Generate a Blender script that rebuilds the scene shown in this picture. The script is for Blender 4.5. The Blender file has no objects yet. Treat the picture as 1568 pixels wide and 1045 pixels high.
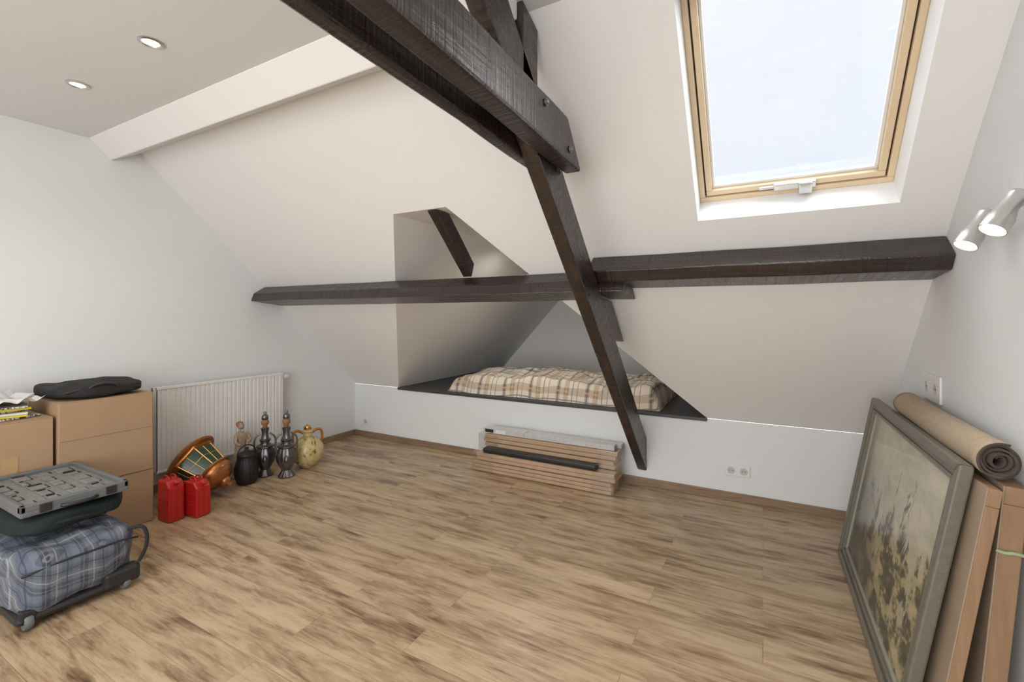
import bpy, bmesh, math, random
from mathutils import Vector, Matrix, noise
random.seed(4)
S=bpy.context.scene
COL=S.collection
# ------------------------------------------------------------------ helpers
def link(o,parent=None):
    COL.objects.link(o)
    if parent is not None:
        o.parent=parent
        o.matrix_parent_inverse=Matrix.Translation(-parent.location)
    return o
def grp(name,loc=(0,0,0)):
    e=bpy.data.objects.new(name,None); e.location=loc; e.empty_display_size=0.05
    COL.objects.link(e); return e
def mk(name,verts,faces,mat,parent=None,smooth=False,fix=True,fm=None):
    me=bpy.data.meshes.new(name)
    me.from_pydata([tuple(v) for v in verts],[],faces)
    mats=mat if isinstance(mat,(list,tuple)) else [mat]
    for m in mats: me.materials.append(m)
    if fm:
        for p,i in zip(me.polygons,fm): p.material_index=i
    if fix:
        bm=bmesh.new(); bm.from_mesh(me); bmesh.ops.recalc_face_normals(bm,faces=bm.faces); bm.to_mesh(me); bm.free()
    for p in me.polygons: p.use_smooth=smooth
    me.update()
    return link(bpy.data.objects.new(name,me),parent)
def bev(o,w,seg=2):
    m=o.modifiers.new('bevel','BEVEL'); m.width=w; m.segments=seg; m.limit_method='ANGLE'; m.angle_limit=math.radians(35)
    return o
def box(name,x0,x1,y0,y1,z0,z1,mat,parent=None,b=0,M=None):
    v=[Vector(p) for p in ((x0,y0,z0),(x1,y0,z0),(x1,y1,z0),(x0,y1,z0),(x0,y0,z1),(x1,y0,z1),(x1,y1,z1),(x0,y1,z1))]
    if M is not None: v=[M@p for p in v]
    f=[(0,3,2,1),(4,5,6,7),(0,1,5,4),(1,2,6,5),(2,3,7,6),(3,0,4,7)]
    o=mk(name,v,f,mat,parent)
    if b: bev(o,b)
    return o
def prism(name,poly,axis,a0,a1,mat,parent=None,b=0,n=1,wob=0):
    v=[];f=[];k=len(poly)
    for i in range(n+1):
        a=a0+(a1-a0)*i/n
        for (p,q) in poly:
            c=(a,p,q) if axis=='X' else ((p,a,q) if axis=='Y' else (p,q,a))
            c=Vector(c)
            if wob:
                d=noise.noise_vector(c*2.2)*wob
                if axis=='X': d.x=0
                if axis=='Y': d.y=0
                c=c+d
            v.append(c)
    f.append(tuple(range(k))); f.append(tuple(n*k+i for i in range(k)))
    for i in range(n):
        for j in range(k):
            f.append((i*k+j,i*k+(j+1)%k,(i+1)*k+(j+1)%k,(i+1)*k+j))
    o=mk(name,v,f,mat,parent)
    if b: bev(o,b)
    return o
def lathe(name,prof,mat,parent=None,M=Matrix.Identity(4),seg=28,smooth=True,rib=0,nr=0):
    v=[];f=[]
    for (r,z) in prof:
        for i in range(seg):
            a=2*math.pi*i/seg
            rr=r*(1+rib*math.cos(nr*a)) if rib else r
            v.append(M@Vector((rr*math.cos(a),rr*math.sin(a),z)))
    n=len(prof)
    for j in range(n-1):
        for i in range(seg):
            f.append((j*seg+i,j*seg+(i+1)%seg,(j+1)*seg+(i+1)%seg,(j+1)*seg+i))
    f.append(tuple(range(seg))); f.append(tuple((n-1)*seg+i for i in range(seg)))
    o=mk(name,v,f,mat,parent,smooth)
    m=o.modifiers.new('es','EDGE_SPLIT'); m.split_angle=math.radians(50)
    return o
def tube(name,pts,r,mat,parent=None,seg=8,closed=False):
    cu=bpy.data.curves.new(name,'CURVE'); cu.dimensions='3D'; cu.bevel_depth=r; cu.bevel_resolution=3; cu.use_fill_caps=True
    sp=cu.splines.new('NURBS' if len(pts)>3 else 'POLY'); sp.points.add(len(pts)-1)
    for i,p in enumerate(pts): sp.points[i].co=(*p,1)
    if len(pts)>3: sp.use_endpoint_u=True; sp.order_u=3
    sp.use_cyclic_u=closed
    cu.materials.append(mat)
    return link(bpy.data.objects.new(name,cu),parent)
def T(x,y,z): return Matrix.Translation((x,y,z))
def axisM(origin,a):
    q=Vector(a).normalized().to_track_quat('Z','Y')
    return Matrix.Translation(origin)@q.to_matrix().to_4x4()
def blob(name,c,sx,sy,sz,mat,parent=None,amp=.03,freq=5,e=.45,n=40,seed=0,flatb=True):
    v=[];f=[];m=n//2
    def sg(x,p): return math.copysign(abs(x)**p,x)
    for j in range(m+1):
        ph=-math.pi/2+math.pi*j/m
        for i in range(n):
            th=2*math.pi*i/n
            p=Vector((sg(math.cos(th),e)*sg(math.cos(ph),e),sg(math.sin(th),e)*sg(math.cos(ph),e),sg(math.sin(ph),e)))
            q=Vector((p.x*sx,p.y*sy,p.z*sz))
            nn=noise.noise(q*freq+Vector((seed,0,0)))+.5*noise.noise(q*freq*2.3+Vector((0,seed,3)))
            q=q+p.normalized()*nn*amp if p.length>0 else q
            if flatb and q.z<-sz: q.z=-sz
            v.append(Vector(c)+q)
    for j in range(m):
        for i in range(n):
            f.append((j*n+i,j*n+(i+1)%n,(j+1)*n+(i+1)%n,(j+1)*n+i))
    return mk(name,v,f,mat,parent,True)
def drape(name,fn,nu,nv,mat,parent,th=.002):
    v=[];f=[]
    for j in range(nv+1):
        for i in range(nu+1): v.append(fn(i/nu,j/nv))
    for j in range(nv):
        for i in range(nu):
            k=j*(nu+1)+i; f.append((k,k+1,k+nu+2,k+nu+1))
    o=mk(name,v,f,mat,parent,True)
    m=o.modifiers.new('sol','SOLIDIFY'); m.thickness=th
    return o
# ------------------------------------------------------------------ materials
class NT:
    def __init__(s,name):
        s.m=bpy.data.materials.new(name); s.m.use_nodes=True; s.t=s.m.node_tree
        s.b=s.t.nodes['Principled BSDF']; s.tc=s.n('ShaderNodeTexCoord')
    def n(s,ty,**k):
        x=s.t.nodes.new(ty)
        for a,b in k.items(): setattr(x,a,b)
        return x
    def l(s,a,b): s.t.links.new(a,b)
    def mp(s,scale,rot=(0,0,0),src=None,loc=(0,0,0)):
        m=s.n('ShaderNodeMapping'); m.inputs['Scale'].default_value=scale; m.inputs['Rotation'].default_value=rot; m.inputs['Location'].default_value=loc
        s.l(src or s.tc.outputs['Object'],m.inputs['Vector']); return m.outputs[0]
    def noise(s,vec,scale,detail=4,rough=.5,dist=0):
        x=s.n('ShaderNodeTexNoise'); s.l(vec,x.inputs['Vector']); x.inputs['Scale'].default_value=scale
        x.inputs['Detail'].default_value=detail; x.inputs['Roughness'].default_value=rough; x.inputs['Distortion'].default_value=dist
        return x.outputs['Fac']
    def ramp(s,fac,stops,interp='LINEAR'):
        r=s.n('ShaderNodeValToRGB'); r.color_ramp.interpolation=interp
        e=r.color_ramp.elements
        while len(e)<len(stops): e.new(.5)
        for i,(p,c) in enumerate(stops):
            e[i].position=p; e[i].color=(*c,1) if len(c)==3 else c
        s.l(fac,r.inputs[0]); return r.outputs[0]
    def mix(s,fac,a,b,mode='MIX'):
        x=s.n('ShaderNodeMix'); x.data_type='RGBA'; x.blend_type=mode
        for sock,val in ((x.inputs[0],fac),(x.inputs[6],a),(x.inputs[7],b)):
            if isinstance(val,(int,float)): sock.default_value=val
            elif isinstance(val,tuple): sock.default_value=(*val,1) if len(val)==3 else val
            else: s.l(val,sock)
        return x.outputs[2]
    def math(s,op,a,b=0,c=0):
        x=s.n('ShaderNodeMath',operation=op)
        for i,val in enumerate((a,b,c)):
            if isinstance(val,(int,float)): x.inputs[i].default_value=val
            else: s.l(val,x.inputs[i])
        return x.outputs[0]
    def bump(s,h,strength=.3,dist=.01):
        b=s.n('ShaderNodeBump'); b.inputs['Strength'].default_value=strength; b.inputs['Distance'].default_value=dist
        s.l(h,b.inputs['Height']); s.l(b.outputs[0],s.b.inputs['Normal'])
    def base(s,c,rough=.5,metal=0):
        if isinstance(c,tuple): s.b.inputs['Base Color'].default_value=(*c,1)
        else: s.l(c,s.b.inputs['Base Color'])
        s.b.inputs['Roughness'].default_value=rough; s.b.inputs['Metallic'].default_value=metal
        return s.m
def simple(name,c,rough=.5,metal=0,var=.12,sc=12,bump=.1,emit=None):
    t=NT(name); v=t.noise(t.tc.outputs['Object'],sc,3)
    col=t.mix(v,tuple(x*(1-var) for x in c),tuple(min(1,x*(1+var)) for x in c))
    if bump: t.bump(t.noise(t.tc.outputs['Object'],sc*6,3),bump,.002)
    t.base(col,rough,metal)
    if emit:
        t.b.inputs['Emission Color'].default_value=(*emit[0],1); t.b.inputs['Emission Strength'].default_value=emit[1]
    return t.m
def plaster(name,c):
    t=NT(name); a=t.noise(t.tc.outputs['Object'],1.3,3); b=t.noise(t.tc.outputs['Object'],45,4)
    col=t.mix(a,tuple(x*.975 for x in c),tuple(min(1,x*1.015) for x in c)); t.bump(t.math('ADD',t.math('MULTIPLY',a,3.0),b),.12,.004)
    return t.base(col,.85)
M_WALL=plaster('wall_paint_cool',(.79,.815,.83))
M_SLOPE=plaster('plaster_white',(.835,.83,.82))
M_CEIL=plaster('ceiling_paint',(.79,.795,.80))
def darkwood(name,axis):
    t=NT(name); sc={'X':(1,14,14),'Y':(14,1,14),'D':(14,3,3)}[axis]
    g=t.noise(t.mp(sc),3,6,.6,.4)
    hs={'X':(38,2,2),'Y':(2,38,2),'D':(2,22,22)}[axis]
    h=t.noise(t.mp(hs),2.2,2,.5)
    col=t.ramp(g,[(.25,(.010,.006,.006)),(.55,(.026,.016,.014)),(.8,(.058,.040,.034))])
    t.bump(t.math('ADD',t.math('MULTIPLY',g,1.0),t.math('MULTIPLY',h,.9)),.6,.006)
    r=t.ramp(h,[(.3,(.24,)*3),(.7,(.40,)*3)]); t.l(r,t.b.inputs['Roughness'])
    t.l(col,t.b.inputs['Base Color']); t.b.inputs['Specular IOR Level'].default_value=.8
    return t.m
M_DX=darkwood('dark_stained_oak_x','X'); M_DY=darkwood('dark_stained_oak_y','Y'); M_DD=darkwood('dark_stained_oak_d','D')
def floormat():
    t=NT('oak_plank_floor')
    br=t.n('ShaderNodeTexBrick'); br.offset=.37; br.offset_frequency=2; br.squash=1
    t.l(t.tc.outputs['Object'],br.inputs['Vector'])
    for k,v in (('Scale',1),('Mortar Size',.0011),('Mortar Smooth',.1),('Bias',0),('Brick Width',1.22),('Row Height',.15)): br.inputs[k].default_value=v
    br.inputs['Color1'].default_value=(0,0,0,1); br.inputs['Color2'].default_value=(1,1,1,1); br.inputs['Mortar'].default_value=(.5,.5,.5,1)
    sc=t.n('ShaderNodeVectorMath',operation='MULTIPLY'); t.l(br.outputs['Color'],sc.inputs[0]); sc.inputs[1].default_value=(9.1,17.3,5)
    ad=t.n('ShaderNodeVectorMath',operation='ADD'); t.l(t.tc.outputs['Object'],ad.inputs[0]); t.l(sc.outputs[0],ad.inputs[1])
    v=ad.outputs[0]
    n1=t.noise(t.mp((.9,6.0,1),src=v),2.3,5,.6,.5)
    n2=t.noise(t.mp((2.2,70,1),src=v),2,5,.7,.15)
    n3=t.noise(t.mp((2.6,15,1),src=v),2.4,6,.65,.8)
    f=t.math('ADD',t.math('MULTIPLY',n1,.50),t.math('ADD',t.math('MULTIPLY',n2,.20),t.math('MULTIPLY',n3,.30)))
    col=t.ramp(f,[(.355,(.13,.078,.043)),(.42,(.265,.172,.100)),(.475,(.41,.288,.176)),(.55,(.535,.397,.253)),(.67,(.63,.49,.335))])
    vo=t.n('ShaderNodeTexVoronoi'); t.l(t.mp((1.3,6.0,1),src=v),vo.inputs['Vector']); vo.inputs['Scale'].default_value=1.15
    wv=t.math('ADD',vo.outputs['Distance'],t.math('MULTIPLY_ADD',n3,.30,-.15))
    kn=t.ramp(wv,[(.03,(.25,.18,.13)),(.11,(.56,.49,.42)),(.25,(1,1,1))])
    col=t.mix(.9,col,kn,'MULTIPLY')
    pv=t.ramp(br.outputs['Color'],[(0,(.87,.86,.84)),(1,(1.0,1.0,1.0))])
    col=t.mix(1.0,col,pv,'MULTIPLY')
    col=t.mix(t.math('MULTIPLY',br.outputs['Fac'],.45),col,(.12,.08,.05))
    t.bump(t.math('SUBTRACT',t.math('MULTIPLY',n2,.3),br.outputs['Fac']),.25,.002)
    t.l(col,t.b.inputs['Base Color']); t.b.inputs['Roughness'].default_value=.36
    return t.m
M_FLOOR=floormat()
def woodmat(name,c,axis='X',rough=.5,con=.6,k=4):
    t=NT(name); sc={'X':(1,16,16),'Y':(16,1,16),'Z':(16,16,1)}[axis]
    g=t.noise(t.mp(sc),k,5,.6,.5)
    col=t.ramp(g,[(.3,tuple(x*con for x in c)),(.6,c),(.85,tuple(min(1,x*(1+(1-con)*.5)) for x in c))]); t.bump(g,.15,.002)
    return t.base(col,rough)
M_BASEW=woodmat('baseboard_oak',(.30,.20,.125),'X')
M_PINE=simple('pine_frame_varnished',(.72,.57,.38),.35,0,.07,6,.0)
M_OAKEDGE=woodmat('raw_timber_edge',(.34,.205,.115),'Z',.5,.75,2)
M_CARD=simple('cardboard',(.42,.28,.17),.85,0,.08,5)
M_CARD2=simple('cardboard_pale',(.48,.335,.22),.8,0,.14,9)
M_TAPE=simple('packing_tape',(.50,.32,.17),.25,0,.05)
M_WHITEP=simple('white_plastic',(.80,.80,.79),.35,0,.02,8,0)
M_RADW=simple('radiator_enamel',(.85,.85,.84),.35,0,.02,4,0)
M_BLACK=simple('black_fabric',(.018,.018,.02),.85,0,.4,20,.4)
M_BLACKP=simple('black_plastic',(.02,.02,.022),.4,0,.2,20,.1)
M_GREEN=simple('dark_green_fabric',(.006,.014,.016),.8,0,.4,14,.4)
M_GREYP=simple('grey_plastic',(.14,.15,.16),.5,0,.12,20,.2)
M_GREYT=simple('tray_plastic_mottled',(.22,.23,.22),.5,0,.5,60,.3)
M_SLATE=simple('slate_sill',(.055,.055,.06),.45,0,.15,9,.1)
M_RED=simple('red_enamel',(.50,.018,.016),.28,0,.15,10,.05)
M_BRASS=simple('brass_gold',(.72,.42,.14),.25,1,.2,10,.1)
M_COP=simple('varnished_copper',(.45,.19,.065),.3,.75,.25,8,.1)
M_GGLASS=simple('dark_green_glass',(.010,.05,.022),.12,0,.3,10,0)
M_PEW=simple('pewter',(.17,.17,.18),.32,.9,.4,30,.4)
M_CORK=simple('cork_wood',(.30,.14,.07),.6,0,.2)
M_IRON=simple('cast_iron',(.03,.03,.032),.5,.5,.3,40,.5)
M_STAT=simple('stone_statue',(.36,.27,.19),.6,0,.35,25,.3)
M_STEEL=simple('brushed_nickel',(.62,.61,.59),.28,1,.08,30,.05)
M_NICK=simple('satin_nickel_lamp',(.60,.59,.57),.3,.65,.05,30,.02)
M_PAPER=simple('paper',(.75,.74,.70),.7,0,.1,14,.2)
M_YEL=simple('yellow_print',(.70,.62,.04),.5,0,.2,14,.1)
M_FRAME=woodmat('picture_frame_taupe',(.175,.16,.13),'Y',.4,.8)
M_SLIP=simple('frame_inner_slip',(.34,.32,.26),.5)
M_CANV=simple('canvas_back',(.34,.26,.185),.85,0,.15,4,.2)
M_RUG=simple('rug_jute',(.42,.33,.235),.95,0,.15,50,.8)
M_RUGD=simple('rug_pile_dark',(.085,.065,.052),.95,0,.4,60,.8)
M_GLOW=simple('lamp_glow',(1,.9,.75),.5,0,0,5,0,((1,.86,.62),5))
M_HOLE=simple('socket_inner',(.55,.55,.55),.4,0,.05,5,0)
M_BOLT=simple('dark_bolt_steel',(.25,.25,.25),.4,.8)
t=NT('newsprint'); w1=t.noise(t.mp((60,9,9)),3,2); t.base(t.ramp(w1,[(.47,(.75,.75,.72)),(.5,(.06,.06,.06)),(.56,(.06,.06,.06)),(.6,(.75,.75,.72))]),.7); M_NEWS=t.m
def clear(name,f,c=(.9,.9,.9),r=.1):
    m=bpy.data.materials.new(name); m.use_nodes=True; nt=m.node_tree; nt.nodes.clear()
    o_=nt.nodes.new('ShaderNodeOutputMaterial'); mx=nt.nodes.new('ShaderNodeMixShader'); tr=nt.nodes.new('ShaderNodeBsdfTransparent'); gl=nt.nodes.new('ShaderNodeBsdfGlossy')
    gl.inputs['Roughness'].default_value=r; gl.inputs['Color'].default_value=(*c,1); mx.inputs[0].default_value=f
    nt.links.new(tr.outputs[0],mx.inputs[1]); nt.links.new(gl.outputs[0],mx.inputs[2]); nt.links.new(mx.outputs[0],o_.inputs[0])
    return m
M_PLAST=clear('clear_wrap',.22,(.9,.9,.9),.2)
def plaid(name,a_axes,b_axes,per,cols,line,rough=.9,wr=.02,tint=None):
    t=NT(name); sx=t.n('ShaderNodeSeparateXYZ')
    nz=t.n('ShaderNodeTexNoise'); nz.inputs['Scale'].default_value=4; t.l(t.tc.outputs['Object'],nz.inputs['Vector'])
    vm=t.n('ShaderNodeVectorMath',operation='SCALE'); t.l(nz.outputs['Color'],vm.inputs[0]); vm.inputs['Scale'].default_value=wr
    va=t.n('ShaderNodeVectorMath',operation='ADD'); t.l(t.tc.outputs['Object'],va.inputs[0]); t.l(vm.outputs[0],va.inputs[1]); t.l(va.outputs[0],sx.inputs[0])
    def comb(w):
        r=None
        for i,k in enumerate(w):
            if k==0: continue
            q=t.math('MULTIPLY',sx.outputs[i],k); r=q if r is None else t.math('ADD',r,q)
        return t.math('FRACT',t.math('ADD',t.math('DIVIDE',r,per),50.3))
    A=comb(a_axes);B=comb(b_axes)
    ra=t.ramp(A,cols,'CONSTANT'); rb=t.ramp(B,cols,'CONSTANT')
    col=t.mix(.5,ra,rb)
    for lp in line:
        for q in (A,B):
            lm=t.math('LESS_THAN',t.math('ABSOLUTE',t.math('SUBTRACT',q,lp[0])),lp[1])
            col=t.mix(t.math('MULTIPLY',lm,lp[3]),col,lp[2])
    if tint:
        pn=t.noise(t.tc.outputs['Object'],2.2,2); col=t.mix(t.math('MULTIPLY',pn,tint[1]),col,tint[0],'MULTIPLY')
    t.bump(t.noise(t.tc.outputs['Object'],9,4),.4,.01)
    return t.base(col,rough)
M_DUVET=plaid('plaid_duvet',(1,0,0),(0,1,-1),.26,[(0,(.74,.71,.64)),(.36,(.25,.24,.22)),(.50,(.72,.68,.60)),(.64,(.36,.27,.19)),(.80,(.74,.71,.64))],[(.43,.018,(.10,.11,.12),.8),(.72,.02,(.60,.46,.32),.6),(.93,.016,(.22,.20,.19),.8),(.10,.014,(.25,.22,.19),.7)],.9,.02,((.92,.76,.58),.6))
M_BAGP=plaid('plaid_luggage_fabric',(0,1,0),(1,0,1),.12,[(0,(.095,.115,.155)),(.3,(.14,.165,.215)),(.5,(.05,.058,.075)),(.72,(.155,.165,.19))],[(.88,.020,(.32,.34,.38),.6),(.15,.02,(.04,.045,.08),.7),(.60,.012,(.25,.27,.32),.5)],.85,.014)
# ------------------------------------------------------------------ room dims
XL,XR=-3.895,.649; YK=3.56; ZK=.56; ZC=2.47; YR=-2.3; YCt=1.58
def rz(y): return ZK+.965*(YK-y)
mk('floor',[(XL-.05,YR-.05,0),(XR+.05,YR-.05,0),(XR+.05,YK+.05,0),(XL-.05,YK+.05,0)],[(0,1,2,3)],M_FLOOR)
wp=[(YR,0),(YK,0),(YK,ZK),(YCt,rz(YCt)),(YR,ZC)]
prism('wall_left',wp,'X',XL-.1,XL,M_WALL)
prism('wall_right',wp,'X',XR,XR+.1,M_WALL)
box('wall_knee',XL,XR,YK,YK+.08,0,ZK-.001,M_WALL)
box('wall_rear',XL,XR,YR-.1,YR,0,ZC,M_WALL)
box('ceiling',XL,XR,YR,YCt+.04,ZC,ZC+.08,M_CEIL)
DX0,DX1,DT0,DT1,DYT,DZ,DYB=-3.27,-.35,-2.013,-1.608,2.143,1.928,5.72
SX0,SX1,SYB,SYT=-.27,.477,2.33,1.65
P=lambda x,y:(x,y,rz(y))
polys=[[(XL,YK),(DX0,YK),(DT0,DYT),(DT0,YCt),(XL,YCt)],
 [(DT0,DYT),(DT1,DYT),(DT1,YCt),(DT0,YCt)],
 [(DT1,DYT),(DX1,YK),(SX0,YK),(SX0,YCt),(DT1,YCt)],
 [(SX0,YK),(SX1,YK),(SX1,SYB),(SX0,SYB)],
 [(SX0,SYT),(SX1,SYT),(SX1,YCt),(SX0,YCt)],
 [(SX1,YK),(XR,YK),(XR,YCt),(SX1,YCt)]]
v=[];f=[]
for p in polys:
    s=len(v); v+= [P(*q) for q in p]; f.append(tuple(range(s,s+len(p))))
mk('ceiling_slope',v,f,M_SLOPE,fix=False)
mk('ceiling_dormer',[(DX0,YK,ZK),(DX0,DYB,ZK),(DT0,DYB,DZ),(DT0,DYT,DZ),(DX1,YK,ZK),(DX1,DYB,ZK),(DT1,DYB,DZ),(DT1,DYT,DZ)],
   [(0,1,2,3),(4,7,6,5),(3,2,6,7)],M_SLOPE,fix=False)
prism('wall_dormer',[(DX0-.05,ZK-.05),(DX1+.05,ZK-.05),(DT1+.03,DZ+.03),(DT0-.03,DZ+.03)],'Y',DYB,DYB+.05,M_SLOPE)
box('dormer_sill_shelf',DX0+.0,DX1+.0,YK-.02,DYB,ZK-.02,ZK+.004,M_SLATE,None,.004)
box('baseboard_knee',XL+.014,XR-.002,YK-.014,YK-.001,0,.06,M_BASEW,None,.003)
box('baseboard_left',XL+.001,XL+.014,YR+.01,YK-.015,0,.06,woodmat('baseboard_oak_y',(.30,.20,.125),'Y'),None,.003)
box('baseboard_right',XR-.014,XR-.001,YR+.01,YK-.015,0,.06,M_BASEW,None,.003)
prism('white_boxed_purlin',[(1.307,ZC),(1.428,2.354),(1.596,rz(1.596)-.002),(1.56,ZC)],'X',XL,-.80,M_SLOPE,None,.006)
# ------------------------------------------------------------------ timber truss
g=grp('timber_roof_truss',(-.81,2.0,0))
prism('principal_rafter',[(1.062,2.468),(1.322,2.468),(3.557,.362),(3.557,.112)],'X',-.845,-.775,M_DD,g,.008)
def ybeam(name,x0,x1,b=.012):
    v=[];f=[];n=26
    for i in range(n+1):
        k=i/n
        for (x,z,ye) in ((x0,1.925,1.893),(x1,1.925,1.893),(x1,2.10,1.733),(x0,2.10,1.733)):
            y=-2.28+(ye+2.28)*k
            c=Vector((x,y,z)); d=noise.noise_vector(c*3)*.006; c.z+=d.z; c.x+=d.x*(1 if x!=-.775 and x!=-.845 else 0)
            c.z+=.028*(1.85-y)
            v.append(c)
    f.append((0,1,2,3)); f.append(tuple(n*4+j for j in range(4)))
    for i in range(n):
        for j in range(4): f.append((i*4+j,i*4+(j+1)%4,i*4+4+(j+1)%4,i*4+4+j))
    return bev(mk(name,v,f,M_DY,g),b)
ybeam('collar_tie_near',-.770,-.69); ybeam('collar_tie_far',-.892,-.845)
prism('king_strut',[(1.50,2.09),(1.63,2.09),(1.63,rz(1.63)-.003),(1.50,2.465)],'X',-.85,-.775,M_DD,g,.006)
prism('cleat',[(2.47,1.40),(2.66,1.385),(2.93,1.13),(2.72,1.155)],'X',-.835,-.782,M_DD,g,.006)
for (y,z) in ((1.511,2.07),(1.748,1.975)):
    lathe('bolt',[(.014,0),(.014,.004),(.009,.005),(.009,.010),(.004,.012)],M_BOLT,g,axisM((-.687,y,z),(1,0,0)),12)
prism('timber_purlin',[(2.455,rz(2.455)-.006),(2.345,1.535),(2.385,1.478),(2.625,1.452)],'X',-.83,XR-.002,M_DX,None,.006,18,.005)
prism('timber_purlin.001',[(2.525,rz(2.525)-.008),(2.425,1.49),(2.40,1.425),(2.69,1.39)],'X',XL+.002,-.65,M_DX,None,.006,30,.005)
prism('dormer_rafter',[(2.15,1.925),(2.53,rz(2.53)),(2.56,rz(2.53)+.09),(2.28,1.925)],'X',-1.755,-1.685,M_DD,None,.006)
# ------------------------------------------------------------------ skylight
g=grp('window_1',(.1,2.0,2.1))
ct,st=.7196,.6944
MS=Matrix(((1,0,0,(SX0+SX1)/2),(0,-ct,st,SYB),(0,st,ct,rz(SYB)),(0,0,0,1)))
W=(SX1-SX0)/2; L=(SYB-SYT)/ct; D=.21
rev=[(-W,0,0),(W,0,0),(W,L,0),(-W,L,0),(-W-.0,0.0,D),(W,0.0,D),(W,L,D),(-W,L,D)]
mk('window_reveal',[MS@Vector(p) for p in rev],[(0,1,5,4),(1,2,6,5),(2,3,7,6),(3,0,4,7)],simple('reveal_white',(.89,.89,.89),.6,0,.01,5,0),g,fix=False)
def wf(name,i,w,z0,z1,mat,b=.004):
    a=W-i; 
    box(name+'_bottom',-a,a,i,i+w,z0,z1,mat,g,b,MS); box(name+'_top',-a,a,L-i-w,L-i,z0,z1,mat,g,b,MS)
    box(name+'_left',-a,-a+w,i+w,L-i-w,z0,z1,mat,g,b,MS); box(name+'_right',a-w,a,i+w,L-i-w,z0,z1,mat,g,b,MS)
wf('frame',.0,.024,.15,.21,M_PINE)
wf('gap',.024,.006,.175,.21,M_BLACKP,0)
wf('sash',.030,.026,.155,.205,M_PINE)
wf('gasket',.056,.012,.180,.200,M_WHITEP,.002)
tg=clear('window_glass',.04,(1,1,1),.02)
box('glass_pane',-W+.06,W-.06,.06,L-.06,.188,.192,tg,g,0,MS)
box('latch_plate',-.06,.10,.030,.062,.13,.155,M_STEEL,g,.004,MS)
box('latch_handle',.035,.085,.02,.075,.10,.135,M_STEEL,g,.006,MS)
box('latch_knob',-.12,-.055,.040,.052,.135,.150,M_STEEL,g,.004,MS)
# ------------------------------------------------------------------ radiator
g=grp('radiator',(XL+.06,2.14,.2))
y0,y1=1.65,2.63;zb,zt=.17,.775
v=[];f=[];n=29
pts=[]
for i in range(n):
    ya=y0+(y1-y0)*i/n; w=(y1-y0)/n
    pts+=[(ya,0),(ya+w*.60,0),(ya+w*.70,-.008),(ya+w*.90,-.008)]
pts.append((y1,0))
xf=XL+.105
for (yy,dx) in pts: v+=[(xf+dx,yy,zb),(xf+dx,yy,zt)]
for i in range(len(pts)-1): f.append((2*i,2*i+1,2*i+3,2*i+2))
mk('front_panel',v,f,M_RADW,g,fix=False)
box('back_panel',XL+.035,XL+.05,y0,y1,zb,zt,M_RADW,g)
box('rim_top',xf-.012,xf+.004,y0,y1,zt-.012,zt+.008,M_RADW,g,.003)
box('rim_bottom',xf-.012,xf+.004,y0,y1,zb-.006,zb+.012,M_RADW,g,.003)
for i in range(24):
    ya=y0+.02+i*(y1-y0-.04)/24; box('grille_slat',XL+.04,xf-.01,ya,ya+.022,zt-.004,zt+.004,M_RADW,g)
for ya in (y0,y1-.006): box('side_cover',XL+.035,xf,ya,ya+.006,zb,zt+.006,M_RADW,g)
box('wall_bracket',XL+.001,XL+.036,y0+.2,y0+.24,.3,.6,M_RADW,g); box('wall_bracket',XL+.001,XL+.036,y1-.24,y1-.2,.3,.6,M_RADW,g)
lathe('thermostat_valve',[(.012,0),(.012,.02),(.02,.022),(.022,.06),(.018,.07)],M_WHITEP,g,axisM((XL+.075,y1,.74),(0,1,0)),16)
tube('inlet_pipe',[(XL+.075,y1+.015,.74),(XL+.075,y1+.02,.5),(XL+.06,y1+.02,.2),(XL+.06,y1+.02,.0)],.007,M_WHITEP,g)
# ------------------------------------------------------------------ sockets
def socket(name,M,n=2,s=.08):
    g=grp(name,M.translation)
    box('plate',-s*n/2,s*n/2,-s/2,s/2,0,.009,M_WHITEP,g,.003,M)
    for i in range(n):
        cx=-s*n/2+s*(i+.5)
        lathe('well_rim',[(.024,.0085),(.024,.011),(.020,.011),(.019,.0095),(.001,.0093)],M_HOLE,g,M@T(cx,0,0),20)
        for dx in (-.009,.009): lathe('pin_hole',[(.003,.0095),(.003,.0105)],M_BLACKP,g,M@T(cx+dx,0,0),8)
def wallM(o,xa,ya,za): return Matrix(((xa[0],ya[0],za[0],o[0]),(xa[1],ya[1],za[1],o[1]),(xa[2],ya[2],za[2],o[2]),(0,0,0,1)))
socket('wall_socket',wallM((-.155,YK,.215),(1,0,0),(0,0,1),(0,-1,0)))
socket('wall_socket.001',wallM((-3.73,YK,.16),(1,0,0),(0,0,1),(0,-1,0)),1)
socket('wall_socket.002',wallM((XR,2.62,.985),(0,-1,0),(0,0,1),(-1,0,0)),2,.115)
# ------------------------------------------------------------------ ceiling downlights, added dormer fill
for i,(x,y,z) in enumerate(((-2.295,.978,ZC),(-3.04,.98,ZC),(-1.81,3.55,DZ))):  # last entry is an unseen lamp added to brighten the dormer
    g=grp('recessed_downlight' if i==0 else 'recessed_downlight.%03d'%i,(x,y,z))
    lathe('trim_ring',[(.047,0),(.047,-.005),(.036,-.008),(.031,-.002),(.031,-.001)],M_STEEL,g,T(x,y,z),28)
    lathe('bulb_face',[(.029,-.0015),(.029,-.003),(.001,-.0035)],M_GLOW,g,T(x,y,z),20)
    L_=bpy.data.lights.new('downlight_lamp','SPOT'); L_.energy=12 if i<2 else 26; L_.color=(1,.88,.72) if i<2 else (1,.94,.86); L_.spot_size=2.2 if i<2 else 3.0; L_.spot_blend=.9; L_.shadow_soft_size=.04 if i<2 else .06
    o=bpy.data.objects.new('downlight_lamp',L_); o.location=(x,y,z-.02); link(o,g)
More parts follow.
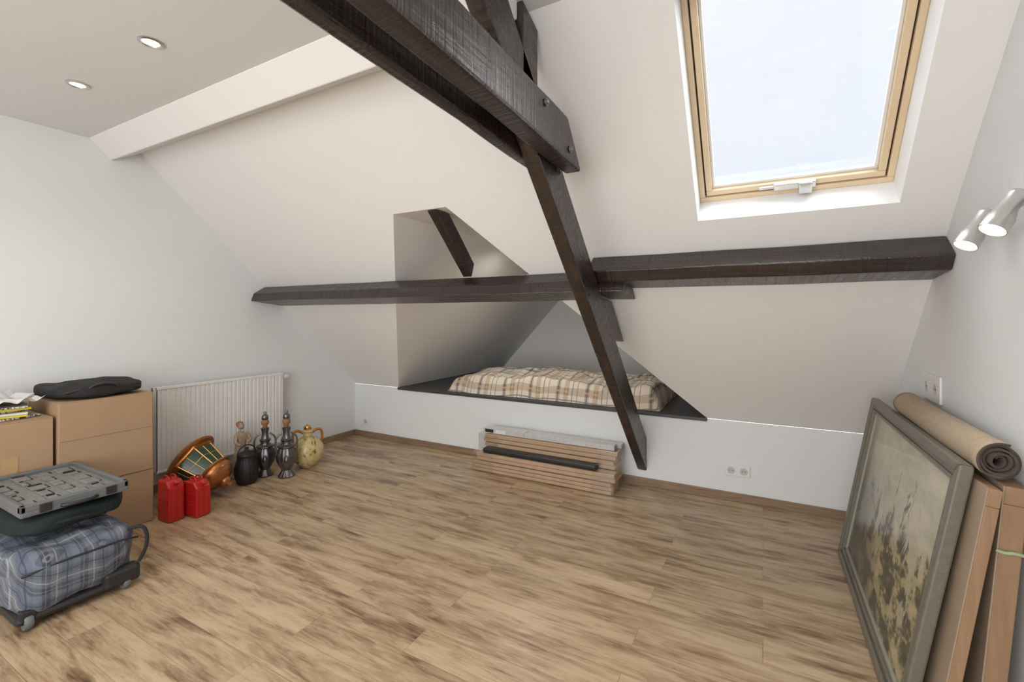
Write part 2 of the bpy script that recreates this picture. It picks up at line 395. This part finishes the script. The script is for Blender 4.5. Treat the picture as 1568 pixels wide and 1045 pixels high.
# ------------------------------------------------------------------ wall spotlight bar
g=grp('wall_spotlight_bar',(XR-.02,1.75,1.6))
lathe('wall_rose',[(.05,0),(.05,.012),(.045,.02),(.001,.022)],M_NICK,g,axisM((XR,1.60,1.60),(-1,0,0)),28)
tube('bar',[(XR-.03,1.30,1.605),(XR-.03,2.0,1.605)],.009,M_NICK,g)
tube('stem',[(XR-.02,1.60,1.60),(XR-.03,1.60,1.605)],.01,M_NICK,g)
for (op,rear) in (((.552,1.925,1.516),(.608,1.955,1.614)),((.545,1.712,1.530),(.603,1.740,1.624)),((.545,1.34,1.52),(.602,1.37,1.61))):
    op=Vector(op);rear=Vector(rear);a=(op-rear)
    Lh=a.length
    M=axisM(rear,a)
    lathe('spot_head',[(.008,-.016),(.018,-.010),(.021,.0),(.021,Lh*.42),(.0235,Lh*.44),(.0235,Lh*.50),(.026,Lh*.52),(.027,Lh*.62),(.030,Lh*.65),(.031,Lh),(.029,Lh),(.027,Lh-.008),(.001,Lh-.009)],M_NICK,g,M,28)
    lathe('spot_bulb',[(.025,Lh-.008),(.024,Lh-.004),(.001,Lh-.003)],M_GLOW,g,M,20)
    tube('spot_joint',[tuple(rear+a*.25),(XR-.03,rear.y-.01,1.605)],.007,M_NICK,g)
    L_=bpy.data.lights.new('spot_lamp','SPOT'); L_.energy=2.5; L_.color=(1,.88,.70); L_.spot_size=1.6; L_.spot_blend=.7; L_.shadow_soft_size=.03
    o=bpy.data.objects.new('spot_lamp',L_); o.matrix_world=axisM(op+a.normalized()*.01,-a); link(o,g)
# ------------------------------------------------------------------ bed in dormer
g=grp('mattress_with_plaid_duvet',(-1.67,4.05,.565))
blob('mattress',(-1.67,4.06,.625),.94,.43,.055,simple('mattress_ticking',(.6,.58,.54),.9),g,.006,4,.25,60)
def duvet():
    nx,ny=130,64; v=[];f=[]
    x0,x1,y0,y1=-2.68,-.69,3.595,4.54
    for j in range(ny+1):
        for i in range(nx+1):
            a=i/nx;b=j/ny
            ex=min(a,1-a)*nx/7; ey=min(b,1-b)*ny/6
            h=(1-(1-min(1,ex))**2.6)*(1-(1-min(1,ey))**2.6)
            x=x0+(x1-x0)*a; y=y0+(y1-y0)*b
            p=Vector((x,y,0))
            w=noise.noise(p*3.2)*.034+noise.noise(Vector((x*9,y*4,2)))*.018+noise.noise(Vector((x*5+y*8,y*3,5)))*.02
            z=.567+(.150+w+.02*math.sin(a*3.1))*h
            bx=noise.noise(Vector((x*4,y*4,7)))*.02
            v.append((x+bx*(1 if ex<1 else .3),y+bx*(1 if ey<1 else .3),z))
    for j in range(ny):
        for i in range(nx):
            k=j*(nx+1)+i; f.append((k,k+1,k+nx+2,k+nx+1))
    return mk('duvet',v,f,M_DUVET,g,True)
duvet()
# ------------------------------------------------------------------ flooring packs
g=grp('laminate_flooring_packs',(-1.54,3.37,0))
def pack(x0,x1,y0,y1,z0,z1,n,mat=M_CARD2):
    h=(z1-z0)/n
    for i in range(n):
        dx=random.uniform(-.012,.012);dy=random.uniform(-.004,.004)
        box('board_pack',x0+dx,x1+dx,y0+dy,y1+dy,z0+i*h+.0015,z0+(i+1)*h-.0015,mat,g,.003)
pack(-2.13,-.95,3.235,3.43,0,.085,3)
pack(-2.12,-.94,3.24,3.43,.087,.15,2)
pack(-2.08,-.96,3.335,3.53,.152,.215,2)
pack(-2.10,-.95,3.34,3.53,.217,.285,2)
box('base_board',-2.08,-.98,3.43,3.53,0,.15,M_CARD2,g,.004)
M_ALU=simple('white_wrapped_trim',(.55,.55,.54),.3,0,.25,25,.3)
box('trim_pack',-2.12,-1.72,3.36,3.44,.286,.33,M_ALU,g,.004); box('trim_pack',-1.73,-.97,3.36,3.43,.286,.325,M_ALU,g,.004); box('trim_pack',-2.08,-.94,3.445,3.52,.286,.315,M_ALU,g,.004)
box('label',-2.10,-2.02,3.357,3.36,.295,.322,M_BLACKP,g); box('label',-2.0,-1.9,3.357,3.36,.295,.322,M_PAPER,g)
box('underlay_roll',-2.06,-1.08,3.25,3.325,.151,.19,M_BLACKP,g,.012)
for xa,xb in ((-1.10,-.935),(-2.15,-1.95)):
    box('plastic_wrap',xa,xb,3.226,3.436,.001,.1525,M_PLAST,g,.002)
    box('plastic_wrap',xa,xb,3.329,3.534,.154,.288,M_PLAST,g,.002)
# ------------------------------------------------------------------ cardboard boxes
def carton(name,x0,x1,y0,y1,z0,z1,seam):
    g=grp(name,((x0+x1)/2,(y0+y1)/2,z0))
    box('carton_body',x0,x1,y0,y1,z0,z1-.004,M_CARD,g,.004)
    box('top_flap_a',x0,(x0+x1)/2-.002,y0,y1,z1-.004,z1,M_CARD,g,.001); box('top_flap_b',(x0+x1)/2+.002,x1,y0,y1,z1-.004,z1,M_CARD,g,.001)
    if seam:
        box('side_flap',x1,x1+.0035,y0+.004,y1-.004,seam,z1-.004,M_CARD,g,.0015)
    return g
carton('cardboard_box',-3.83,-3.39,1.015,1.46,.001,.33,0)
carton('cardboard_box.001',-3.83,-3.385,1.01,1.455,.332,.815,.60)
g=carton('cardboard_box.002',-3.87,-3.40,.45,.995,.001,.745,0)
box('tape_strip',-3.40,-3.398,.80,.86,.40,.56,M_TAPE,g)
g=grp('magazines_and_plastic_bag',(-3.6,.75,.747))
random.seed(11)
zz=.747
for i in range(6):
    hh=random.choice([.006,.010,.012]); M=T(-3.575+random.uniform(-.03,.01),.80+random.uniform(-.03,.03),zz)@Matrix.Rotation(random.uniform(-.35,.35),4,'Z')
    box('magazine',-.105,.105,-.13,.13,0,hh,[M_NEWS,M_YEL,M_PAPER,M_NEWS,M_YEL,M_NEWS][i],g,.002,M); zz+=hh+.001
def crump(cx,cy,wx,wy,zb,amp,sd,rot):
    def fn(u,v_):
        a=(u-.5)*wy;b=(v_-.5)*wx
        x=cx+b*math.cos(rot)-a*math.sin(rot); y=cy+b*math.sin(rot)+a*math.cos(rot)
        z=zb+amp*(noise.noise(Vector((x*9,y*9,sd)))+.7*noise.noise(Vector((x*24,y*24,sd+4))))+amp*.8
        return (min(x,-3.405),min(y,.985),max(z,zb+.002))
    return fn
drape('plastic_bag',crump(-3.65,.76,.30,.36,zz,.045,1,.1),44,34,simple('white_polythene',(.62,.63,.63),.3,0,.1,20,.8),g)
drape('crumpled_sheet',crump(-3.50,.86,.16,.20,zz,.035,7,.5),30,26,M_PAPER,g)
drape('crumpled_sheet',crump(-3.49,.66,.14,.20,zz,.03,13,-.4),30,26,M_NEWS,g)
drape('yellow_leaflet',crump(-3.48,.76,.10,.14,zz+.028,.012,3,.8),12,12,M_YEL,g)
g=grp('black_garment_bag',(-3.6,1.22,.82))
blob('folded_case',(-3.60,1.225,.862),.205,.215,.040,M_BLACK,g,.022,7,.5,56,2)
tube('piping',[(-3.41,1.04,.86),(-3.395,1.12,.88),(-3.40,1.25,.88),(-3.41,1.4,.86)],.005,M_BLACKP,g)
tube('carry_handle',[(-3.40,1.14,.87),(-3.385,1.16,.90),(-3.385,1.26,.90),(-3.40,1.28,.87)],.007,M_BLACKP,g)
# ------------------------------------------------------------------ suitcase stack
g=grp('plaid_wheeled_duffel',(-2.95,.87,0))
blob('bag_body',(-2.955,.87,.165),.315,.225,.13,M_BAGP,g,.034,7,.42,100,3)
box('base_shell',-3.24,-2.645,.66,1.075,.025,.065,M_BLACKP,g,.02)
box('corner_guard',-2.70,-2.632,.94,1.085,.03,.11,M_BLACKP,g,.018)
for (x,y) in ((-2.665,.70),(-2.665,1.03),(-3.2,.70)):
    lathe('wheel',[(.012,-.014),(.030,-.014),(.034,-.008),(.034,.008),(.030,.014),(.012,.014)],M_GREYP,g,axisM((x,y,.034),(0,1,0)),24)
    box('wheel_bracket',x-.02,x+.02,y-.025,y+.025,.04,.085,M_BLACKP,g,.006)
tube('side_strap',[(-2.68,1.05,.27),(-2.65,1.09,.285),(-2.635,1.11,.24),(-2.635,1.105,.16),(-2.65,1.08,.11)],.008,M_BLACK,g)
tube('zip_piping',[(-2.655,.68,.225),(-2.634,.78,.248),(-2.630,.90,.246),(-2.634,1.02,.248),(-2.66,1.08,.225)],.0045,M_BLACKP,g)
g=grp('dark_green_holdall',(-3.05,.88,.3))
blob('holdall_body',(-3.06,.89,.378),.30,.215,.048,M_GREEN,g,.020,6,.45,64,8)
tube('holdall_strap',[(-2.80,.75,.36),(-2.755,.78,.38),(-2.75,.95,.37),(-2.79,1.0,.35)],.010,M_BLACK,g)
g=grp('tool_organizer_case',(-3.06,.89,.43))
x0,x1,y0,y1,z0=-3.37,-2.75,.70,1.08,.434
box('shell',x0,x1,y0,y1,z0,z0+.028,M_GREYP,g,.008)
box('tray_floor',x0+.02,x1-.02,y0+.02,y1-.02,z0+.0275,z0+.032,M_GREYT,g)
for (a,b,c,d) in ((x0,x0+.022,y0,y1),(x1-.03,x1,y0,y1),(x0,x1,y0,y0+.022),(x0,x1,y1-.022,y1)): box('rim',a,b,c,d,z0+.02,z0+.052,M_GREYP,g,.006)
random.seed(2)
for i in range(5):
    for j in range(4):
        xa=x0+.035+i*.113; ya=y0+.032+j*.08
        w=random.choice([.06,.08,.095]);h=random.choice([.02,.035,.055])
        box('moulded_recess',xa,xa+w,ya,ya+h,z0+.031,z0+.036+random.random()*.006,M_GREYT,g,.003)
        box('recess_slot',xa+.01,xa+w-.01,ya+h+.004,ya+h+.010,z0+.031,z0+.034,M_BLACKP,g)
        if random.random()<.5: box('recess_slot',xa+.005,xa+.02,ya+.004,ya+h-.004,z0+.036,z0+.0445,M_BLACKP,g)
tube('case_handle',[(x1-.01,.83,z0+.015),(x1+.02,.84,z0+.015),(x1+.02,.95,z0+.015),(x1-.01,.96,z0+.015)],.008,M_BLACKP,g)
box('latch',x1-.004,x1+.006,.76,.80,z0+.008,z0+.045,M_BLACKP,g,.003); box('latch',x1-.004,x1+.006,.99,1.03,z0+.008,z0+.045,M_BLACKP,g,.003)
# ------------------------------------------------------------------ red canisters
def tin(name,x0,x1,y0,y1,h,tilt):
    M=T((x0+x1)/2,(y0+y1)/2,0)@Matrix.Rotation(tilt,4,'Z')
    g=grp(name,M.translation); a=(x1-x0)/2;b=(y1-y0)/2
    prof=[(-a,.001),(a,.001),(a,h-.055),(a-.03,h-.02),(-a,h-.02)]
    v=[M@Vector((p,-b,q)) for p,q in prof]+[M@Vector((p,b,q)) for p,q in prof]
    bev(mk('canister_body',v,[(0,1,2,3,4),(9,8,7,6,5)]+[(i,(i+1)%5,5+(i+1)%5,5+i) for i in range(5)],M_RED,g),.010,3)
    box('weld_seam',-a-.002,a+.002,-.003,.003,.01,h-.05,M_RED,g,.002,M)
    for s in (-1,1):
        box('pressed_rib',-a+.012,a-.012,s*b-(.002),s*b+.002,.07,.085,M_RED,g,.002,M)
        box('pressed_rib',-a+.012,a-.012,s*b-.002,s*b+.002,.14,.155,M_RED,g,.002,M)
    box('face_panel',a-.001,a+.003,-b+.014,-.006,.03,h-.075,M_RED,g,.003,M); box('face_panel',a-.001,a+.003,.006,b-.014,.03,h-.075,M_RED,g,.003,M)
    for yy in (-.02,.02):
        tube('carry_bar',[(M@Vector((-a+.02,yy,h-.022))),(M@Vector((-a+.02,yy,h+.004))),(M@Vector((a-.045,yy,h+.004))),(M@Vector((a-.045,yy,h-.022)))],.005,M_RED,g)
    lathe('filler_cap',[(.014,0),(.014,.02),(.017,.021),(.017,.032),(.012,.035)],M_RED,g,M@T(a-.018,0,h-.045)@Matrix.Rotation(.7,4,'Y'),18)
tin('red_jerry_can',-3.37,-3.24,1.472,1.565,.275,.03)
tin('red_jerry_can.001',-3.30,-3.17,1.59,1.685,.245,.12)
# ------------------------------------------------------------------ copper lantern on its side
g=grp('copper_lantern',(-3.5,1.84,0))
ax=Vector((.70,.30,-.46)).normalized()
M=axisM(Vector((-3.475,1.86,.165)),ax)
lathe('wide_brim',[(.03,-.225),(.10,-.222),(.175,-.205),(.188,-.192),(.178,-.182),(.14,-.175)],M_COP,g,M,36)
lathe('crown_ring',[(.145,-.182),(.158,-.178),(.158,-.165),(.145,-.16)],M_BRASS,g,M,6,False)
lathe('glass_body',[(.146,-.175),(.112,.0)],M_GGLASS,g,M,6,False)
for i in range(6):
    a=2*math.pi*i/6; b=a+math.pi/3; c=a+math.pi/6
    tube('glazing_bar',[M@Vector((.148*math.cos(a),.148*math.sin(a),-.175)),M@Vector((.114*math.cos(a),.114*math.sin(a),0))],.0055,M_BRASS,g)
    tube('cross_bar',[M@Vector((.131*math.cos(a),.131*math.sin(a),-.09)),M@Vector((.131*math.cos(b),.131*math.sin(b),-.09))],.0028,M_BRASS,g)
    k=math.cos(math.pi/6)
    tube('mid_bar',[M@Vector((.148*k*math.cos(c),.148*k*math.sin(c),-.175)),M@Vector((.114*k*math.cos(c),.114*k*math.sin(c),0))],.0025,M_BRASS,g)
lathe('base_ring',[(.112,-.004),(.128,.0),(.132,.012),(.120,.02)],M_COP,g,M,36)
lathe('base_dome',[(.118,.015),(.122,.035),(.112,.062),(.085,.085),(.055,.098),(.038,.105),(.044,.118),(.04,.132),(.018,.142),(.022,.155),(.012,.168),(.004,.172)],M_COP,g,M,36)
# ------------------------------------------------------------------ ornaments
def bottle(name,x,y,s=1.0,rot=0):
    g=grp(name,(x,y,0)); M=T(x,y,0)@Matrix.Rotation(rot,4,'Z')@Matrix.Scale(s,4)
    lathe('ornate_body',[(.055,.001),(.060,.01),(.045,.03),(.032,.055),(.045,.08),(.066,.12),(.070,.17),(.060,.21),(.040,.245),(.030,.27),(.036,.285),(.028,.30),(.022,.34),(.026,.37),(.030,.385),(.022,.39)],M_PEW,g,M,40,True,.06,10)
    lathe('neck_ring',[(.03,.275),(.042,.285),(.042,.295),(.03,.30)],M_PEW,g,M,24)
    lathe('shoulder_band',[(.052,.225),(.066,.235),(.066,.245),(.045,.255)],M_PEW,g,M,10,False)
    lathe('stopper',[(.016,.385),(.018,.41),(.028,.42),(.030,.44),(.020,.455)],M_CORK,g,M,20)
    lathe('stopper_cap',[(.020,.452),(.026,.46),(.024,.485),(.010,.495),(.012,.51),(.004,.52)],M_PEW,g,M,20)
    for sg in (-1,1):
        tube('side_handle',[M@Vector((sg*.03,0,.34)),M@Vector((sg*.065,0,.33)),M@Vector((sg*.082,0,.26)),M@Vector((sg*.066,0,.17))],.007,M_PEW,g)
        blob('applied_ornament',M@Vector((0,sg*.066,.15)),.018,.018,.03,M_PEW,g,.008,30,1,16)
bottle('pewter_decanter',-3.54,2.30,1.0,.95); bottle('pewter_decanter.001',-3.37,2.37,1.03,.95)
g=grp('cast_iron_pot',(-3.50,2.125,0))
PX,PY=-3.50,2.125
lathe('pot_body',[(.045,.001),(.065,.01),(.080,.06),(.082,.13),(.070,.18),(.060,.205),(.066,.22),(.058,.222)],M_IRON,g,T(PX,PY,0),48,True,.03,16)
lathe('pot_lid',[(.062,.22),(.05,.24),(.02,.25),(.012,.262),(.014,.275),(.004,.282)],M_IRON,g,T(PX,PY,0),32)
tube('bail_handle',[(PX,PY-.07,.19),(PX,PY-.08,.26),(PX,PY,.31),(PX,PY+.08,.26),(PX,PY+.07,.19)],.005,M_IRON,g)
t=NT('painted_ceramic'); nA=t.noise(t.tc.outputs['Object'],9,4,.6,1.5)
t.base(t.ramp(nA,[(.34,(.16,.10,.04)),(.41,(.50,.40,.17)),(.55,(.64,.54,.28)),(.74,(.50,.26,.12))]),.25)
g=grp('painted_ceramic_jug',(-3.44,2.62,0)); M=T(-3.44,2.62,0)
lathe('jug_body',[(.055,.001),(.06,.008),(.085,.03),(.12,.075),(.133,.13),(.125,.18),(.095,.225),(.055,.25),(.035,.26),(.032,.29),(.045,.30),(.045,.312),(.03,.315)],t.m,g,M,44)
lathe('jug_stopper',[(.028,.313),(.034,.325),(.03,.345),(.012,.352),(.004,.362)],M_BRASS,g,M,24)
for a in (1.1,4.0):
    c,s_=math.cos(a),math.sin(a)
    tube('jug_handle',[M@Vector((.035*c,.035*s_,.285)),M@Vector((.075*c,.075*s_,.32)),M@Vector((.125*c,.125*s_,.29)),M@Vector((.115*c,.115*s_,.20))],.011,M_COP,g)
g=grp('robed_woman_statuette',(-3.66,2.17,0)); MX,MY=-3.66,2.17
lathe('plinth',[(.06,.001),(.062,.02),(.052,.03),(.05,.045)],M_STAT,g,T(MX,MY,0),24)
def sk(name,nodes,edges,mat,parent):
    me=bpy.data.meshes.new(name); me.from_pydata([n[0] for n in nodes],edges,[]); me.materials.append(mat)
    o=link(bpy.data.objects.new(name,me),parent)
    m=o.modifiers.new('skin','SKIN')
    if not me.skin_vertices:
        bm=bmesh.new(); bm.from_mesh(me); bm.verts.layers.skin.verify(); bm.to_mesh(me); bm.free()
    for i,n in enumerate(nodes): me.skin_vertices[0].data[i].radius=(n[1],n[1])
    me.skin_vertices[0].data[0].use_root=True; m.use_smooth_shade=True
    ss=o.modifiers.new('sub','SUBSURF'); ss.levels=2; ss.render_levels=2
def pz(x,y,z): return (MX+x,MY+y,z*1.04)
sk('robed_figure',[(pz(0,0,.20),.044),(pz(.003,0,.10),.055),(pz(0,0,.045),.058),(pz(0,.002,.26),.036),(pz(0,.003,.32),.042),(pz(0,.003,.345),.028),(pz(0,.003,.365),.014),
 (pz(.02,-.045,.335),.018),(pz(.035,-.06,.285),.015),(pz(.055,-.025,.26),.012),(pz(.02,.048,.335),.018),(pz(.035,.062,.285),.015),(pz(.058,.025,.275),.012)],
 [(0,1),(1,2),(0,3),(3,4),(4,5),(5,6),(4,7),(7,8),(8,9),(4,10),(10,11),(11,12)],M_STAT,g)
blob('head',pz(.004,.003,.398),.024,.022,.029,M_STAT,g,.003,40,.95,24)
blob('hair_bun',pz(-.012,.003,.410),.022,.026,.026,M_CORK,g,.005,60,.95,20)
blob('nose',pz(.029,.003,.396),.004,.003,.006,M_STAT,g,0,1,1,10)
for i in range(9):
    a=2*math.pi*i/9
    tube('robe_fold',[pz(.034*math.cos(a),.034*math.sin(a),.20),pz(.046*math.cos(a),.046*math.sin(a),.13),pz(.050*math.cos(a+.1),.050*math.sin(a+.1),.08),pz(.054*math.cos(a+.1),.054*math.sin(a+.1),.047)],.007,M_STAT,g)
# ------------------------------------------------------------------ framed painting leaning on right side
t=NT('harbour_painting'); sx=t.n('ShaderNodeSeparateXYZ'); t.l(t.tc.outputs['Generated'],sx.inputs[0])
Y,Z=sx.outputs[1],sx.outputs[2]
cloud=t.noise(t.mp((1,2,3),src=t.tc.outputs['Generated']),3,4,.6,.6)
sky=t.ramp(cloud,[(.3,(.37,.34,.23)),(.7,(.58,.52,.38))])
form=t.noise(t.mp((1,8,2.0),src=t.tc.outputs['Generated'],loc=(0,.35,0)),1.5,5,.62,.5)
cy=t.math('ABSOLUTE',t.math('SUBTRACT',Y,.45))
low=t.math('SUBTRACT',t.math('SUBTRACT',.66,Z),t.math('MULTIPLY',cy,.40))
mass=t.math('ADD',t.math('MULTIPLY_ADD',form,2.2,-1.12),low)
mk1=t.ramp(mass,[(.04,(0,0,0)),(.16,(1,1,1))])
dn=t.noise(t.mp((1,4,4.5),src=t.tc.outputs['Generated']),2.2,5,.62)
dark=t.ramp(dn,[(.38,(.022,.025,.018)),(.49,(.07,.07,.045)),(.55,(.36,.31,.15)),(.70,(.54,.48,.29))])
col=t.mix(t.math('MULTIPLY',mk1,.94),sky,dark)
far=t.ramp(t.math('SUBTRACT',t.math('MULTIPLY_ADD',Y,1.2,-.35),t.math('MULTIPLY',Z,.70)),[(.05,(0,0,0)),(.42,(1,1,1))])
col=t.mix(t.math('MULTIPLY',far,.8),col,(.06,.068,.058))
t.base(col,.35); t.b.inputs['Coat Weight'].default_value=.3; t.b.inputs['Coat Roughness'].default_value=.08
M_PAINT=t.m
g=grp('framed_harbour_painting',(.45,2.43,0))
YC=2.43; HW=.62; FH=.875
tv=Vector((.172,0,.985)).normalized(); nv=Vector((-tv.z,0,tv.x))
MP=wallM((.364,YC,.002),(0,-1,0),tuple(tv),tuple(nv))
def frame4(name,i,w,z0,z1,mat,b):
    a=HW-i; lo=i; hi=FH-i
    def bar(p):
        vv=[MP@Vector((x,y,z0)) for x,y in p]+[MP@Vector((x,y,z1)) for x,y in p]
        bev(mk(name,vv,[(0,1,2,3),(4,5,6,7),(0,1,5,4),(1,2,6,5),(2,3,7,6),(3,0,4,7)],mat,g),b)
    bar([(-a,lo),(a,lo),(a-w,lo+w),(-a+w,lo+w)]); bar([(-a,hi),(a,hi),(a-w,hi-w),(-a+w,hi-w)])
    bar([(-a,lo),(-a,hi),(-a+w,hi-w),(-a+w,lo+w)]); bar([(a,lo),(a,hi),(a-w,hi-w),(a-w,lo+w)])
frame4('frame_outer',0,.032,-.028,.008,M_FRAME,.006)
frame4('frame_hollow',.031,.022,-.028,-.004,M_FRAME,.003)
frame4('frame_bead',.052,.010,-.028,.002,M_FRAME,.003)
frame4('frame_slip',.061,.014,-.028,-.010,M_SLIP,.002)
box('picture',-HW+.07,HW-.07,.07,FH-.07,-.026,-.018,M_PAINT,g,0,MP)
box('backing_board',-HW+.02,HW-.02,.02,FH-.02,-.029,-.027,M_CANV,g,0,MP)
def panel(name,xb,xt,h,y0,y1,th):
    tv=Vector((xt-xb,0,h)).normalized(); nv=Vector((-tv.z,0,tv.x)); Hh=Vector((xt-xb,0,h)).length
    M=wallM((xb,(y0+y1)/2,.002+th*abs(nv.z)),(0,-1,0),tuple(tv),tuple(nv)); w=(y1-y0)/2
    g=grp(name,M.translation)
    for (a,b,c,d) in ((-w,w,0,.05),(-w,w,Hh-.05,Hh),(-w,-w+.05,.05,Hh-.05),(w-.05,w,.05,Hh-.05)): box('stretcher_bar',a,b,c,d,-th,0,M_OAKEDGE,g,.003,M)
    box('board_face',-w+.0,w-.0,.0,Hh,0,.004,M_CANV,g,0,M)
    box('board_back',-w+.01,w-.01,.01,Hh-.01,-th+.002,-th+.006,M_CANV,g,0,M)
    return g,M,w,Hh
panel('stretched_canvas_panel',.425,.547,.815,1.74,2.93,.03)
g2,M2,w2,H2=panel('stretched_canvas_panel.001',.525,.590,.82,1.77,2.90,.048)
tube('binding_cord',[M2@Vector((w2+.002,H2*.78,.006)),M2@Vector((w2+.006,H2*.775,-.01)),M2@Vector((w2+.006,H2*.785,-.03)),M2@Vector((w2+.002,H2*.78,-.05))],.005,simple('green_cord',(.35,.42,.25),.7),g2)
# rolled rug on top: jute back outside, dark pile inside
g=grp('rolled_rug',(.586,2.28,.885))
v=[];f=[];fm=[];n=150;turns=4.2;ys=[1.80+.95*i/24 for i in range(25)]
for j,y in enumerate(ys):
    for i in range(n+1):
        a=i/n*turns*2*math.pi; r=.012+.041*(i/n)
        r*=1+.03*noise.noise(Vector((y*4,i*.05,0)))
        v.append((.588+r*math.cos(-a+2.4)*.98,y+.01*math.sin(a*.7),.884+r*math.sin(-a+2.4)*1.0+.003*math.sin(y*5)))
for j in range(24):
    for i in range(n):
        k=j*(n+1)+i; f.append((k,k+1,k+n+2,k+n+1)); fm.append(1 if i<n*.77 else 0)
o=mk('rug_spiral',v,f,[M_RUG,M_RUGD],g,True,fix=False,fm=fm)
m=o.modifiers.new('sol','SOLIDIFY'); m.thickness=.0068; m.offset=0; m.material_offset_rim=1
# ------------------------------------------------------------------ light
w=bpy.data.worlds.new('overcast_sky'); S.world=w; w.use_nodes=True
bg=w.node_tree.nodes['Background']; wt=w.node_tree
tcw=wt.nodes.new('ShaderNodeTexCoord'); nz=wt.nodes.new('ShaderNodeTexNoise'); nz.inputs['Scale'].default_value=2.2; nz.inputs['Detail'].default_value=5
rp=wt.nodes.new('ShaderNodeValToRGB'); rp.color_ramp.elements[0].color=(.80,.88,1.0,1); rp.color_ramp.elements[1].color=(.95,.97,1.0,1); rp.color_ramp.elements[0].position=.35; rp.color_ramp.elements[1].position=.65
wt.links.new(tcw.outputs['Generated'],nz.inputs['Vector']); wt.links.new(nz.outputs['Fac'],rp.inputs[0]); wt.links.new(rp.outputs[0],bg.inputs[0])
bg.inputs[1].default_value=1.05
def look(o,d): o.rotation_euler=Vector(d).to_track_quat('-Z','Y').to_euler()
su=bpy.data.lights.new('overcast_daylight','SUN'); su.energy=11.0; su.angle=1.6; su.color=(.96,.98,1)
o=bpy.data.objects.new('overcast_daylight',su); link(o); look(o,(-.25,-.45,-.85)); o.location=(0,4,5)
def area(name,loc,d,sx,sy,e,c):
    a=bpy.data.lights.new(name,'AREA'); a.shape='RECTANGLE'; a.size=sx; a.size_y=sy; a.energy=e; a.color=c
    o=bpy.data.objects.new(name,a); o.location=loc; link(o); look(o,d)
area('rear_fill_area',(-1.05,-2.1,1.25),(-.12,1,.0),2.8,1.8,84,(1,.995,.985))  # added fill light behind the camera; the rear wall has no window
area('overhead_fill_area',(-1.3,-.6,2.36),(0,.25,-1),2.2,1.2,34,(1,.985,.95))  # added soft fill under the ceiling, not a fixture of the room
# ------------------------------------------------------------------ camera
cam=bpy.data.cameras.new('camera'); co=bpy.data.objects.new('camera',cam); COL.objects.link(co)
cam.sensor_width=36; cam.lens=36*702/1568; cam.shift_y=-39.5/1568; cam.clip_start=.02
co.location=(0,0,1.3)
co.rotation_euler=(math.radians(90),0,math.atan2(384,702))
S.camera=co
S.view_settings.view_transform='Standard'; S.view_settings.look='None'; S.view_settings.exposure=0.0
